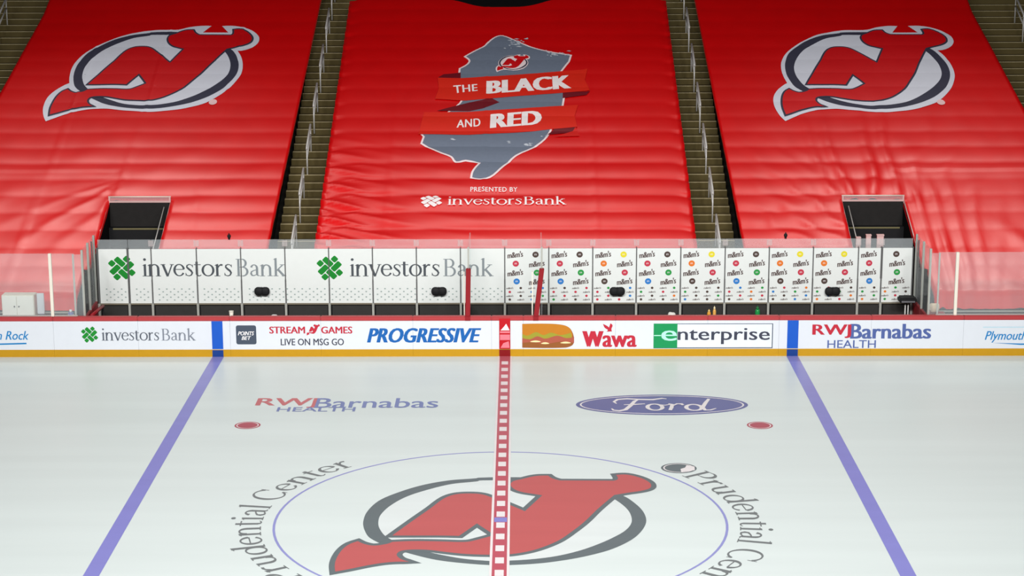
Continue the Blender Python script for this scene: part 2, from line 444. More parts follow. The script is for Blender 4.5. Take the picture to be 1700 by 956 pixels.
INNER_PX = (z1([(428, 600), (408, 540), (412, 490), (435, 435), (500, 362), (600, 290), (720, 235), (860, 187), (1000, 165)])
            + z2([(60, 158), (200, 157), (400, 165), (600, 215), (705, 298), (745, 360), (758, 420), (742, 490), (690, 552), (600, 612), (500, 665), (400, 708), (280, 745), (150, 768), (0, 780)])
            + z1([(900, 780), (780, 765), (680, 738), (590, 705), (500, 660)]))
LEFT_T, MID_T, RIGHT_T = Tarp(-1), Tarp(0), Tarp(1)
def em_layer(px): return [LEFT_T.uv(*p) for p in spline(px)]
EM_RED, EM_WHITE, EM_DISC, EM_INNER = em_layer(RED_PX), em_layer(WHITE_PX), em_layer(DISC_PX), em_layer(INNER_PX)
_all = EM_WHITE
EB = (min(p[0] for p in _all), max(p[0] for p in _all), min(p[1] for p in _all), max(p[1] for p in _all))
EW = EB[1]-EB[0]
def em_fit(poly, box):
    return [(box[0]+(p[0]-EB[0])/(EB[1]-EB[0])*(box[1]-box[0]), box[2]+(p[1]-EB[2])/(EB[3]-EB[2])*(box[3]-box[2])) for p in poly]

INK = mat('dark_navy_ink', (58, 58, 76), .6, .3, .08)
PALE = mat('pale_white_ink', (222, 224, 236), .6, .3, .03)
PRINTRED = mat('red_ink', (212, 2, 14), .45, .45, .06)
def emblem(surf, box, parent, o0, do, ink, red, pale=None, inner=None, outl=.30):
    if pale is not None: decal(surf, tess([em_fit(EM_WHITE, box)]), o0, 'emblem_outline', pale, parent)
    dk = grow(EM_RED, outl)
    d = tess([em_fit(EM_DISC, box)]) if inner is not None else (lambda a: a)(tess([em_fit(EM_DISC, box), em_fit(EM_INNER, box)[::-1]]))
    decal(surf, d, o0+do, 'emblem_ring', ink, parent)
    if inner is not None: decal(surf, tess([em_fit(EM_INNER, box)]), o0+2*do, 'emblem_field', inner, parent)
    decal(surf, tess([em_fit(dk, box)]), o0+3*do, 'emblem_edge', ink, parent)
    decal(surf, tess([em_fit(EM_RED, box)]), o0+4*do, 'emblem_letter', red, parent)

# ------------------------------------------------------------------ the ice
ice = MB().box(-75, 75, -60, 42.5, -.5, 0).build('floor', ICE); tag(ice, kind='structure')
LV = Level()
def icemat(n, rgb): return mat(n, rgb, .32, .22, .08, .9, stretch=(.15, 2., 1))
I_RED, I_BLUE = icemat('ice_red_line', (176, 84, 96)), icemat('ice_blue_line', (128, 128, 192))
I_WHITE, I_GREY, I_TXT = icemat('ice_white_paint', (218, 212, 212)), icemat('ice_dark_grey', (98, 108, 111)), icemat('ice_text_grey', (112, 117, 118))
I_LOGO = icemat('ice_logo_red', (180, 92, 92)); I_NAVY = icemat('ice_oval_blue', (90, 95, 144)); I_CIRC = icemat('ice_circle_blue', (138, 140, 192))
I_INK2 = icemat('ice_red_lettering', (186, 98, 102)); I_SPOT = icemat('ice_spot_red', (166, 78, 90)); I_BLUE2 = icemat('ice_blue_lettering', (110, 122, 170))
for sx in (-25, 25): decal(LV, rect2(sx-.5, sx+.5, -60, 42.48), .006, 'blue_line', I_BLUE, ice)
n = 96
decal(LV, ring(0, 0, 15.0, 15.0, .17, n), .006, 'centre_circle', I_CIRC, ice)
tl = LV.uv(541, 900)[0], LV.uv(1090, 811)[0]
def ice_pt(x, y): return LV.uv(x, y)
_ex0, _ey0 = ice_pt(541, 955); _ex1, _ = ice_pt(1091, 811); _, _ey1 = ice_pt(950, 785)
# the printed emblem has no white rim here: fit its dark edge instead
dk0 = grow(EM_RED, .34)
db = (min(p[0] for p in dk0), max(p[0] for p in dk0), min(p[1] for p in dk0), max(p[1] for p in dk0))
kx, ky = (_ex1-_ex0)/(db[1]-db[0]), (_ey1-_ey0)/(db[3]-db[2])
ibox = (_ex0+(EB[0]-db[0])*kx, _ex0+(EB[1]-db[0])*kx, _ey0+(EB[2]-db[2])*ky, _ey0+(EB[3]-db[2])*ky)
emblem(LV, ibox, ice, .008, .003, I_GREY, I_LOGO, None, icemat('ice_emblem_field', (207, 214, 213)), .34)
# red centre line with its white blocks and rims
decal(LV, rect2(-.62, .62, -60, 42.48), .024, 'line_rim', I_WHITE, ice)
decal(LV, rect2(-.46, .46, -60, 42.48), .027, 'centre_line', I_RED, ice)
y, blocks = -58., []
while y < 41.5: decal(LV, rect2(-.28, .28, y, y+1.05), .030, 'white_block', I_WHITE, ice); y += 2.17
decal(LV, rect2(-.42, .42, -.45, .45), .033, 'centre_dot', I_BLUE, ice)
for px in (411, 1261.5):
    cx, cy = LV.uv(px, 706)
    decal(LV, (ellipse(cx, cy, 1.0, 1.0), [tuple(range(32))]), .006, 'faceoff_spot', I_SPOT, ice)
    decal(LV, ring(cx, cy, .86, .86, .08, 32), .009, 'spot_ring', I_WHITE, ice)
decal(LV, in_px(LV, text2('RWJ', .03), 425, 527, 661, 677), .006, 'lettering', I_INK2, ice)
decal(LV, in_px(LV, text2('Barnabas', .02), 523, 728, 661, 677), .008, 'lettering', I_BLUE2, ice)
decal(LV, in_px(LV, text2('HEALTH', .02), 460, 590, 676, 683), .010, 'lettering', I_BLUE2, ice)
ox0, ox1, oy0, oy1 = px_rect(LV, 956, 1242, 655, 689)
ocx, ocy, orx, ory = (ox0+ox1)/2, (oy0+oy1)/2, (ox1-ox0)/2, (oy1-oy0)/2
decal(LV, (ellipse(ocx, ocy, orx, ory, 56), [tuple(range(56))]), .006, 'oval_badge', I_NAVY, ice)
V = ellipse(ocx, ocy, orx*.955, ory*.90, 56)+ellipse(ocx, ocy, orx*.935, ory*.85, 56)
decal(LV, (V, [(i, (i+1) % 56, 56+(i+1) % 56, 56+i) for i in range(56)]), .009, 'oval_rim', I_WHITE, ice)
script = layered([
    stroke([(.10, .30), (.16, .12), (.36, .05), (.58, .18), (.78, .60), (.95, 1.05), (1.10, 1.25)], [.05, .10, .13, .15, .15, .13, .06]),
    stroke([(.30, .80), (.22, 1.0), (.36, 1.24), (.70, 1.32), (1.15, 1.24), (1.6, 1.22), (1.95, 1.36), (2.1, 1.30)], [.05, .10, .12, .12, .12, .13, .10, .05]),
    stroke([(.55, .68), (.9, .70), (1.3, .78)], [.06, .10, .06]),
    arc(1.62, .42, .26, .32, 0, 360, 22, .15, .09), stroke([(1.80, .66), (2.0, .62), (2.16, .70)], .07),
    stroke([(2.12, .78), (2.24, .70), (2.20, .40), (2.12, .10)], [.06, .13, .14, .13]), stroke([(2.22, .52), (2.42, .76), (2.58, .74), (2.62, .62)], [.06, .09, .13, .10]),
    arc(2.98, .40, .27, .31, 0, 360, 22, .15, .09), stroke([(3.60, 1.30), (3.44, .90), (3.28, .40), (3.34, .12), (3.52, .12), (3.74, .30)], [.10, .14, .15, .13, .09, .05])])
decal(LV, to_rect(unit(script), ocx-orx*.60, ocx+orx*.62, ocy-ory*.66, ocy+ory*.66), .012, 'lettering', I_WHITE, ice)
def ring_text(s, a_from, a_to, rad, h):
    """serif lettering round the centre circle, tops outward, read clockwise; angles in degrees from +X"""
    w = sum(GL[c][0] for c in s); x = 0.; sc = h/1.5
    for ch in s:
        gw, parts = GL[ch]
        if parts:
            pv, pt_ = layered(parts); out = []
            for p in pv:
                a = math.radians(a_from+(a_to-a_from)*((x+p[0])/w)); r = rad+p[1]*sc
                out.append((r*math.cos(a), r*math.sin(a))+tuple(p[2:]))
            decal(LV, (out, pt_), .012, 'letter', I_TXT, ice)
        x += gw
def ang(px, py):
    p = LV.uv(px, py); return math.degrees(math.atan2(p[1], p[0])), math.hypot(*p)
ring_text('Prudential Center', 221.4, 131.5, 15.75, 2.2)
ring_text('Prudential Center', 36.4, -53.5, 15.75, 2.2)
# round rock badge beside the right-hand lettering
bx, by = LV.uv(1127, 777)
decal(LV, (ellipse(bx, by, 1.28, 1.18), [tuple(range(32))]), .006, 'round_badge', I_GREY, ice)
decal(LV, tess([[(bx+.1, by-.9), (bx+1.1, by-.5), (bx+1.15, by+.35), (bx+.6, by+.65), (bx+.45, by+.1), (bx+.1, by-.2)]]), .009, 'badge_hill', I_WHITE, ice)
decal(LV, ring(bx, by, 1.12, 1.02, .10, 32), .012, 'badge_rim', I_WHITE, ice)

# ------------------------------------------------------------------ the stand: terraces, stairs, covers, back wall
wallb = MB().box(-170, 170, 112, 113, 0, 70).build('wall_back', VOID); tag(wallb, kind='structure')
under = MB().box(-75, 75, 43.0, 112, -.5, -.02).build('floor_back', BLACKV); tag(under, kind='structure')
def terrace(x0, x1, ystart, yend):
    mb = MB(); k = math.floor((ystart-CREASE)/ROW)+1; prof = []
    while CREASE+k*ROW < yend:
        y0 = CREASE+k*ROW; z = base_z(y0)-1.15
        prof.append((y0+.2, max(.3, z))); k += 1
    for y0, z in prof: mb.box(x0, x1, y0, y0+ROW, 0, z)
    return mb
for x0, x1, ys in ((-51., -22.3, 61.3), (-16.9, 16.9, 52), (22.3, 51., 61.3)):
    o = terrace(x0, x1, ys, 100).build('terrace', TERR); tag(o, kind='structure')
for x0, x1 in ((-31.2, -22.3), (22.3, 31.2)):
    o = terrace(x0, x1, 51.5, 61.3).build('terrace', TERR); tag(o, kind='structure')
for x0, x1 in ((-56., -38.9), (38.9, 56.)):
    o = terrace(x0, x1, 47, 61.3).build('terrace', TERR); tag(o, kind='structure')
STEP = ROW/2
def stairs(x0, x1, ymin, ymax):
    root = empty('stairs', ((x0+x1)/2, ymin, 0), kind='structure')
    mb = MB().box(x0, x1, ymin, ymin+STEP+.1, base_z(ymin)-3.2, base_z(ymin)-2.45)
    s0 = mb.build('step', CONC, root)
    nb = MB().box(x0+.04, x1-.04, ymin-.03, ymin+.12, base_z(ymin)-2.47, base_z(ymin)-2.43)
    n0 = nb.build('nosing', NOSE, s0)
    k = 1
    while ymin+k*STEP < ymax:
        s = s0.copy(); col.objects.link(s); s.parent = root
        s.location = Vector((0, k*STEP, k*STEP*.4361))*FT
        q = n0.copy(); col.objects.link(q); q.parent = s
        k += 1
    return root
stairs(-21.6, -17.3, 52.3, 109); stairs(17.3, 21.6, 52.3, 109)
stairs(-63, -51.2, 66, 109); stairs(51.2, 63, 66, 109)
for x0, x1 in ((-22.2, -16.9), (16.9, 22.2), (-63, -51.2), (51.2, 63)):                     # dark slab that carries the steps
    mb = MB(); b = len(mb.v)
    mb.v += [(x, y, z) for x in (x0, x1) for y, z in ((50.6, 0), (50.6, 2.0), (109.5, base_z(109.5)-3.0), (109.5, 0))]
    mb.f += [(0, 1, 2, 3), (7, 6, 5, 4), (0, 4, 5, 1), (1, 5, 6, 2), (2, 6, 7, 3), (3, 7, 4, 0)]
    o = mb.build('stair_slab', TERR); tag(o, kind='structure')

def span(a, b, step):
    n = max(1, round((b-a)/step)); return [a+(b-a)*i/n for i in range(n)]
def cover(sec, label):
    gx, gy = .35, ROW/9
    k0 = math.floor(((46.9 if sec else 51.0)-CREASE)/gy); ys = []
    if sec: ys = [46.75, 46.9, 47.1, 47.3, 47.6]
    k = math.ceil(((47.7 if sec else 50.8)-CREASE)/gy)
    ytop = 102.2 if sec else 98.2
    while CREASE+k*gy < ytop: ys.append(CREASE+k*gy); k += 1
    if sec == 0:
        xs = [i*gx for i in range(-50, 51)]; xs = [-17.55]+[x for x in xs if abs(x) < 17.5]+[17.55]
    else:
        lo, hi = 21.5, 52.5; xs = [lo]
        k = math.ceil(lo/gx+.2)
        while k*gx < hi: xs.append(k*gx); k += 1
        for bp in (31.9, 37.8, 38.25):
            j = min(range(len(xs)), key=lambda i: abs(xs[i]-bp)); xs[j] = bp
        xs = sorted(set(xs))
        if sec < 0: xs = [-x for x in xs][::-1]
    def warp(x, y):
        if sec == 0:
            w = .10*math.sin((y-CREASE)/ROW*2*math.pi) if abs(x) > 17.3 else 0
            yy = y
            if y > 92: yy = y-(y-92)/6.2*1.7*math.exp(-((x+.4)/4.6)**4)
            return x+math.copysign(w, x), yy
        a = abs(x); sg = 1 if x > 0 else -1
        if a < 25: e = 21.9-(y-56.4)*.0236; a = 25-(25-a)*(25-e)/(25-21.5)
        if a > 45: e = 51.5+max(0, 95-y)*.083; a = 45+(a-45)*(e-45)/(52.5-45)
        return sg*a, y
    mb = MB(); nx = len(xs); idx = {}
    for j, y in enumerate(ys):
        for i, x in enumerate(xs):
            X, Y = warp(x, y); idx[i, j] = len(mb.v); mb.v.append((X, Y, tarp_z(X, Y, sec)))
    keep = set()
    for j in range(len(ys)-1):
        for i in range(nx-1):
            xm = abs((xs[i]+xs[i+1])/2); ym = (ys[j]+ys[j+1])/2
            if sec and xm < 38.25 and ym < 50.8: continue
            if sec and 31.9 < xm < 37.8 and ym < 61.0: continue
            keep.add((i, j))
    for i, j in keep: mb.f.append((idx[i, j], idx[i+1, j], idx[i+1, j+1], idx[i, j+1]))
    # hanging hem along every open side edge
    for i, j in list(keep):
        for di in (-1, 1):
            if (i+di, j) not in keep:
                a = idx[(i if di < 0 else i+1), j]; b = idx[(i if di < 0 else i+1), j+1]
                q = len(mb.v); dx = di*.05
                for t in (a, b): x, y, z = mb.v[t]; mb.v.append((x+dx, y, z-.45))
                mb.f.append((a, b, q+1, q))
    o = mb.build('tarpaulin', CLOTH, smooth=True)
    return tag(o, label, 'tarpaulin')
tarp_l = cover(-1, 'red tarpaulin with a large horned emblem over the left seating block')
tarp_m = cover(0, 'red tarpaulin with the grey state map and ribbons over the middle seating block')
tarp_r = cover(1, 'red tarpaulin with a large horned emblem over the right seating block')
emblem(LEFT_T, EB, tarp_l, .06, .02, INK, PRINTRED, PALE, PALE, .20)
rx0 = RIGHT_T.uv(1280, 150)[0]; rx1 = RIGHT_T.uv(1577, 140)[0]
rb = [RIGHT_T.uv(1303, 203), RIGHT_T.uv(1577, 125), RIGHT_T.uv(1500, 44)]
rl = RIGHT_T.uv(1281, 172)[0]
# right emblem: same size as the left one, set by its tail tip and horn
tipL = EM_WHITE[0]
tipR = RIGHT_T.uv(1303.8, 202.5)
rbox = (EB[0]+tipR[0]-tipL[0], EB[1]+tipR[0]-tipL[0], EB[2]+tipR[1]-tipL[1], EB[3]+tipR[1]-tipL[1])
emblem(RIGHT_T, rbox, tarp_r, .06, .02, INK, PRINTRED, PALE, PALE, .20)
for T_s, par, px, py in ((LEFT_T, tarp_l, 353.5, 170.5), (RIGHT_T, tarp_r, 1562, 171)):
    c = T_s.uv(px, py); decal(T_s, (ellipse(c[0], c[1], .42, .5, 16), [tuple(range(16))]), .08, 'registered_mark', mat('pink_white_ink', (240, 200, 200), .6), par)

def zz(pts, s=3.54, ox=680, oy=40): return [(p[0]/s+ox, p[1]/s+oy)+tuple(p[2:]) for p in pts]
STATE = zz([(545, 75), (600, 96), (700, 137), (800, 166), (942, 190, 1), (930, 225, 1), (878, 290, 1), (905, 410, 1), (893, 485, 1), (860, 560), (822, 628), (788, 682), (720, 728), (620, 780), (548, 840), (490, 892), (428, 913), (368, 908, 1),
            (378, 878), (420, 822, 1), (330, 806), (275, 814), (250, 790), (190, 766), (130, 735), (76, 708, 1), (90, 672, 1), (78, 656, 1), (140, 600), (210, 540), (300, 470), (330, 400), (300, 330), (300, 268, 1), (345, 242), (358, 218), (332, 196, 1), (400, 158), (450, 132), (482, 102), (515, 80)])
SGREY = mat('slate_grey_ink', (112, 122, 140), .6, .3, .08, 8.)
SWHITE = mat('chalk_white_ink', (246, 226, 228), .6)
st = [MID_T.uv(*p) for p in spline(STATE, 3)]
decal(MID_T, tess([grow(st, .20)]), .06, 'map_outline', SWHITE, tarp_m)
decal(MID_T, tess([st]), .08, 'state_map', SGREY, tarp_m)
sp = []
random.seed(3)
for cx, cy, sx, sy, n in ((640, 112, 45, 16, 16), (850, 180, 70, 14, 22), (700, 712, 38, 10, 8), (600, 135, 30, 20, 6), (800, 660, 20, 8, 3), (585, 695, 10, 8, 2), (250, 685, 14, 5, 2)):
    for i in range(n):
        a, b = cx+random.gauss(0, sx*.6), cy+random.gauss(0, sy*.6); r = random.uniform(3, 8)
        w = random.uniform(.8, 2.6)
        sp.append(tess([pxpoly(MID_T, zz([(a-r*w, b), (a, b-r*.5), (a+r*w, b+1), (a+r*.3, b+r*.5)]))]))
decal(MID_T, join2(sp), .10, 'map_scuffs', mat('scuff_white_ink', (196, 202, 212), .6), tarp_m)['kind'] = 'stuff'
RIB = mat('orange_red_ribbon_ink', (222, 34, 14), .5, .3, .05)
RIBD = mat('maroon_ribbon_ink', (112, 8, 26), .5, .3, .05)
RIBM = mat('ribbon_end_ink', (212, 26, 20), .5, .3, .05)
def poly_px(surf, pts, off, name, m, par): return decal(surf, tess([pxpoly(surf, zz(pts))]), off, name, m, par)
poly_px(MID_T, [(350, 518), (160, 515), (350, 465), (480, 440), (528, 464), (440, 500)], .10, 'ribbon_fold', RIBD, tarp_m)
poly_px(MID_T, [(900, 440), (900, 408), (1060, 402), (1040, 422)], .10, 'ribbon_fold', RIBD, tarp_m)
poly_px(MID_T, [(300, 324), (165, 322), (200, 300), (300, 290)], .10, 'ribbon_fold', RIBD, tarp_m)
poly_px(MID_T, [(810, 655), (850, 622), (980, 612), (960, 640)], .10, 'ribbon_fold', RIBD, tarp_m)
poly_px(MID_T, [(850, 670), (960, 632), (975, 612), (1000, 665)], .11, 'ribbon_end', RIBM, tarp_m)
poly_px(MID_T, [(165, 322), (300, 325), (560, 308), (880, 284), (1045, 272), (1030, 335), (1060, 398), (900, 410), (500, 442), (330, 455), (150, 446), (172, 385)], .12, 'ribbon', RIB, tarp_m)
poly_px(MID_T, [(85, 525), (350, 522), (640, 505), (890, 487), (990, 482), (970, 545), (985, 612), (850, 622), (640, 642), (350, 660), (52, 657)], .12, 'ribbon', RIB, tarp_m)
TW = mat('ribbon_white_ink', (250, 240, 240), .6)
def q5(pts): return zz(pts)
def textq(s, tl, tr, br, bl, bold=.05, space=1.05, m=TW, par=None, name='lettering'):
    decal(MID_T, in_quad(MID_T, text2(s, bold, 0, space), *q5([tl, tr, br, bl])), .15, name, m, par)
textq('THE', (256, 369), (398, 360), (400, 400), (262, 415), .03, 1.08, TW, tarp_m)
textq('BLACK', (452, 344), (945, 306), (952, 384), (450, 420), .065, 1.06, TW, tarp_m)
textq('AND', (280, 573), (415, 560), (418, 610), (276, 618), .03, 1.08, TW, tarp_m)
textq('RED', (476, 538), (778, 517), (776, 598), (472, 620), .065, 1.08, TW, tarp_m)
sb = px_rect(MID_T, 823, 880, 92.5, 121)
decal(MID_T, tess([em_fit(EM_WHITE, sb)]), .10, 'emblem_outline', SWHITE, tarp_m)
decal(MID_T, tess([em_fit(EM_DISC, sb), em_fit(EM_INNER, sb)[::-1]]), .115, 'emblem_ring', INK, tarp_m)
decal(MID_T, tess([em_fit(EM_RED, sb)]), .13, 'emblem_letter', PRINTRED, tarp_m)
decal(MID_T, in_px(MID_T, text2('PRESENTED BY', .02, 0, 1.1), 781, 859, 314.5, 321), .08, 'lettering', TW, tarp_m)
decal(MID_T, in_px(MID_T, unit(serif('investors')), 743, 866, 329.5, 344), .08, 'lettering', TW, tarp_m)
decal(MID_T, in_px(MID_T, unit(serif('Bank')), 869, 940, 329, 344), .08, 'lettering', TW, tarp_m)
decal(MID_T, in_px(MID_T, WEAVE, 698, 734, 327, 347), .08, 'woven_emblem', TW, tarp_m)

# ------------------------------------------------------------------ handrails
def handrail(x, y, z):
    root = empty('handrail', (x, y, z))
    sl = .4361; L = 3.9; h = 2.7
    top = MB().tube([(x, y-.12, z+h-.25), (x, y, z+h), (x, y+L, z+h+L*sl), (x, y+L+.12, z+h+L*sl-.2)], .11).build('top_rail', STEEL, root, True)
    MB().tube([(x, y, z+h-1.0), (x, y+L, z+h-1.0+L*sl)], .09).build('mid_rail', STEEL, root, True)
    for yy in (0, L):
        MB().tube([(x, y+yy, z+yy*sl-.3), (x, y+yy, z+h+yy*sl)], .075).build('post', STEEL, root, True)
    return root
hr0 = None
ORD = ['lowest', 'second', 'third', 'fourth', 'fifth', 'sixth', 'topmost']
def rails(x, ys, words, side):
    global hr0
    for k, y in enumerate(ys):
        z = base_z(y)-2.45
        if hr0 is None: o = hr0 = handrail(x, y, z)
        else:
            o = copy_tree(hr0); o.location = Vector((x, y, z))*FT
        w = words[k]
        tag(o, f'{w} steel handrail {"" if w in ("lowest", "topmost") else "from the bottom "}up the aisle {side}', 'handrail', 'steel handrails in the aisles')
ys7 = [54.6+7.45*k for k in range(7)]
rails(-19.75, ys7[:6]+[99.0], ORD, 'left of the map tarpaulin')
rails(19.75, ys7[:6]+[99.0], ORD, 'right of the map tarpaulin')
rails(-56.0, [86.5, 94.0], ['lower', 'upper'], 'at the outer left of the stand')
rails(56.6, [86.5, 94.0], ['lower', 'upper'], 'at the outer right of the stand')

# ------------------------------------------------------------------ stair openings in the side covers
BLK = mat('black_tunnel_wall', (38, 36, 35), .8, .2, .2); OLV = mat('olive_step_edge', (120, 112, 78), .7)
FRAMEP = mat('pink_grey_rail', (214, 176, 172), .5, .4, .06)
def opening(sg, side):
    x0, x1 = sorted((sg*32.0, sg*37.75))
    root = empty('stair_entrance', ((x0+x1)/2, 56, 0), f'dark stair entrance framed by rails cut into the {side} tarpaulin', 'entrance')
    zt = base_z(61)
    MB().box(x0, x1, 61.0, 61.3, 0, zt-.05).build('back_wall', BLK, root)
    MB().box(x0, x1, 60.2, 61.0, 0, zt-2.35).build('landing', BLACKV, root)
    MB().box(x0+.4, x1-.4, 60.12, 60.2, zt-2.5, zt-2.36).build('landing_edge', OLV, root)
    MB().box(x0, x1, 50.9, 60.1, 0, .3).build('floor_slab', VOID, root)
    for x in (x0-.15, x1+.02):
        mb = MB(); b = len(mb.v)
        mb.v += [(xx, y, z) for xx in (x, x+.13) for y, z in ((50.9, 0), (50.9, base_z(50.9)-.2), (61, zt-.2), (61, 0))]
        mb.f += [(0, 1, 2, 3), (7, 6, 5, 4), (0, 4, 5, 1), (1, 5, 6, 2), (2, 6, 7, 3), (3, 7, 4, 0)]
        mb.build('side_wall', VOID, root)
        MB().tube([(x+.06, 50.9, base_z(50.9)-.1), (x+.06, 61, zt-.05)], .06).build('edge_trim', FRAMEP, root, True)
    MB().tube([(x0-.1, 61.1, zt+.5), (x1+.1, 61.1, zt+.5)], .06).build('guard_rail', CREAM, root, True)
    MB().box(x0-.05, x1+.05, 61.02, 61.12, zt-.06, zt+.12).build('lintel', FRAMEP, root)
    MB().box(x0, x1, 61.08, 61.1, zt+.12, zt+.48).build('guard_pane', GLASSB, root)
    for x in (x0, x1): MB().box(x-.08, x+.08, 61.0, 61.16, zt-.3, zt+.5).build('rail_post', FRAMEP, root)
    xg = x1-.5 if sg < 0 else x0+.5
    MB().tube([(xg, 51.2, base_z(51.2)-.15), (xg, 60.6, base_z(60.6)-.25)], .05).build('inner_handrail', STEEL, root, True)
    for yy, zz0 in ((51.4, .3),): MB().tube([(xg, yy, zz0), (xg, yy, base_z(yy)-.2)], .04).build('inner_post', STEEL, root, True)
    return root
opening(-1, 'left'); right_entrance = opening(1, 'right')

# ------------------------------------------------------------------ rink boards with their print
BD = Upright(42.5)
boards = empty('rink_boards', (0, 42.75, 0), 'long white dasher boards with printed adverts, red cap and yellow kick plate', 'boards')
bxp = [-60, -53.5, -47., BD.uv(89, 555)[0], -31.9, -23.9, -16., -8., BD.uv(816, 555)[0], 1.6, 9.6, 17.6, 23.8, 31.8, 39.8, 47, 53.5, 60]
for a, b in zip(bxp[:-1], bxp[1:]):
    MB().box(a+.006, b-.006, 42.5, 42.95, .62, 3.19).build('board_panel', WHITE, boards)
    MB().box(a+.004, b-.004, 42.47, 42.95, 0, .645).build('kick_plate', YELLOW, boards)
    MB().box(a+.004, b-.004, 42.46, 43.05, 3.19, 3.57).build('cap_rail', CAPRED, boards, bevel=.05)
MB().box(-60, 60, 42.6, 42.9, .1, 3.1).build('board_core', BLACKV, boards)
def ad(rgb, n): return mat(n, rgb, .45, .35, .05)
A_GREY, A_LGREY = ad((84, 90, 102), 'ad_charcoal'), ad((122, 128, 140), 'ad_light_grey')
A_GREEN, A_GREEN2 = ad((16, 132, 40), 'ad_leaf_green'), ad((14, 140, 80), 'ad_square_green')
A_RED, A_BLUE, A_BLUE2 = ad((184, 36, 56), 'ad_red'), ad((16, 92, 166), 'ad_blue'), ad((76, 94, 152), 'ad_violet_blue')
A_DARK, A_SLATE, A_CYAN = ad((58, 60, 76), 'ad_dark'), ad((66, 76, 92), 'ad_slate'), ad((14, 122, 186), 'ad_cyan')
A_WHITE, A_PINK = ad((240, 236, 236), 'ad_white'), ad((222, 120, 132), 'ad_pink')
LINEB, LINEB2, LINER, LINER2 = ad((18, 84, 186), 'board_blue'), ad((14, 56, 126), 'board_deep_blue'), ad((182, 8, 24), 'board_red'), ad((126, 6, 12), 'board_deep_red')
def bad(vt, off, m, name='lettering'): return decal(BD, vt, off, name, m, boards)
for px in (361, 1316):
    cx = BD.uv(px, 560)[0]
    bad(rect2(cx-.48, cx+.48, .68, 3.19), .012, LINEB, 'blue_stripe'); bad(rect2(cx-.48, cx+.48, .0, .60), .04, LINEB2, 'blue_stripe')
cx = BD.uv(838, 560)[0]
bad(rect2(cx-.48, cx+.48, .68, 3.40), .06, LINER, 'red_stripe'); bad(rect2(cx-.48, cx+.48, 0, .62), .07, LINER2, 'red_stripe')
bad(in_px(BD, ([(0, 0), (1, 0), (.62, 1), (.38, .55)], [(0, 1, 2, 3)]), 831, 846, 537, 548), .07, A_WHITE, 'white_triangle')
bad(in_px(BD, rect2(0, 1, 0, 1), 830, 846.5, 549.5, 552.5), .07, A_PINK, 'pale_block'); bad(in_px(BD, rect2(0, 1, 0, 1), 830, 846.5, 555, 564), .07, A_PINK, 'pale_block')
bad(in_px(BD, ([(0, 0), (1, 0), (.9, 1), (.3, .7)], [(0, 1, 2, 3)]), 831, 846, 566, 577), .07, A_PINK, 'pale_block')
bad(in_px(BD, text2('Plymouth Rock', .02, .3), -66, 48, 549.5, 568.5), .012, A_CYAN)
bad(in_px(BD, text2('Plymouth Rock', .02, .3), 1635, 1749, 549.5, 568.5), .012, A_CYAN)
for l in (-60, 1638):
    bad(in_px(BD, ([(0, .9), (.5, .6), (1, .9), (1, .3), (.5, 0)], [(0, 1, 2, 3, 4)]), l+10, l+104, 568.5, 572.5), .010, A_CYAN, 'underline_swoosh')
bad(in_px(BD, rect2(0, 1, 0, 1), 1632, 1700, 542, 544), .010, ad((186, 210, 222), 'ad_pale_rule'), 'tagline_rule')
bad(in_px(BD, WEAVE, 135, 162.5, 542, 568.5), .012, A_GREEN, 'woven_emblem')
bad(in_px(BD, unit(serif('investors')), 168.5, 264, 545, 565.5), .012, A_GREY); bad(in_px(BD, unit(serif('Bank')), 268, 325, 544.5, 565.5), .012, A_LGREY)
rr = []
for sx, sy, a0 in ((1, 1, 0), (0, 1, 90), (0, 0, 180), (1, 0, 270)):
    for k in range(4): w = math.radians(a0+30*k); rr.append((sx*.8+.1+.1*math.cos(w), sy*.8+.1+.1*math.sin(w)))
bad(in_px(BD, (rr, [tuple(range(16))]), 392, 425.5, 540, 571.5), .012, A_SLATE, 'rounded_square')
bad(in_px(BD, text2('POINTS', .03, .3), 395, 422, 550, 556.5), .022, A_WHITE); bad(in_px(BD, text2('BET', .03, .3), 401, 417, 558, 564), .022, A_WHITE)
bad(in_px(BD, text2('STREAM', .035), 447, 506.5, 542, 553.5), .012, A_RED); bad(in_px(BD, text2('GAMES', .035), 533, 585, 542, 553.5), .012, A_RED)
mb_ = px_rect(BD, 508, 532, 537, 558)
bad(tess([em_fit(EM_RED, mb_)]), .012, A_RED, 'emblem_letter')
bad(in_px(BD, text2('LIVE ON MSG GO', .025), 466, 571, 562, 573), .012, A_DARK)
bad(in_px(BD, text2('PROGRESSIVE', .05, .28, 1.02), 609, 799, 544.5, 568.5), .012, A_BLUE)
# printed sandwich
BUN, BUN2, LET, MEAT, CHEESE = ad((186, 118, 26), 'ad_bun'), ad((142, 84, 38), 'ad_bun_base'), ad((150, 146, 44), 'ad_lettuce'), ad((166, 84, 64), 'ad_meat'), ad((232, 214, 160), 'ad_cheese')
def sw(pts, off, m, n): bad(tess([[BD.uv(*p) for p in spline(pts, 4)]]), off, m, n)
sw([(867, 577, 1), (867, 537.5, 1), (900, 537), (930, 538.5), (944, 543), (951, 553), (953, 566), (950, 573), (938, 577)], .012, BUN2, 'sandwich_base')
sw([(867, 561, 1), (867, 537.5, 1), (900, 537), (930, 538.5), (944, 543), (950, 553), (950, 560, 1), (930, 556), (905, 560), (885, 556)], .016, BUN, 'sandwich_bun')
sw([(867, 562, 1), (867, 554, 1), (876, 557), (890, 551), (902, 556), (915, 552), (930, 556), (948, 552, 1), (950, 564, 1), (930, 562), (900, 564)], .020, LET, 'sandwich_lettuce')
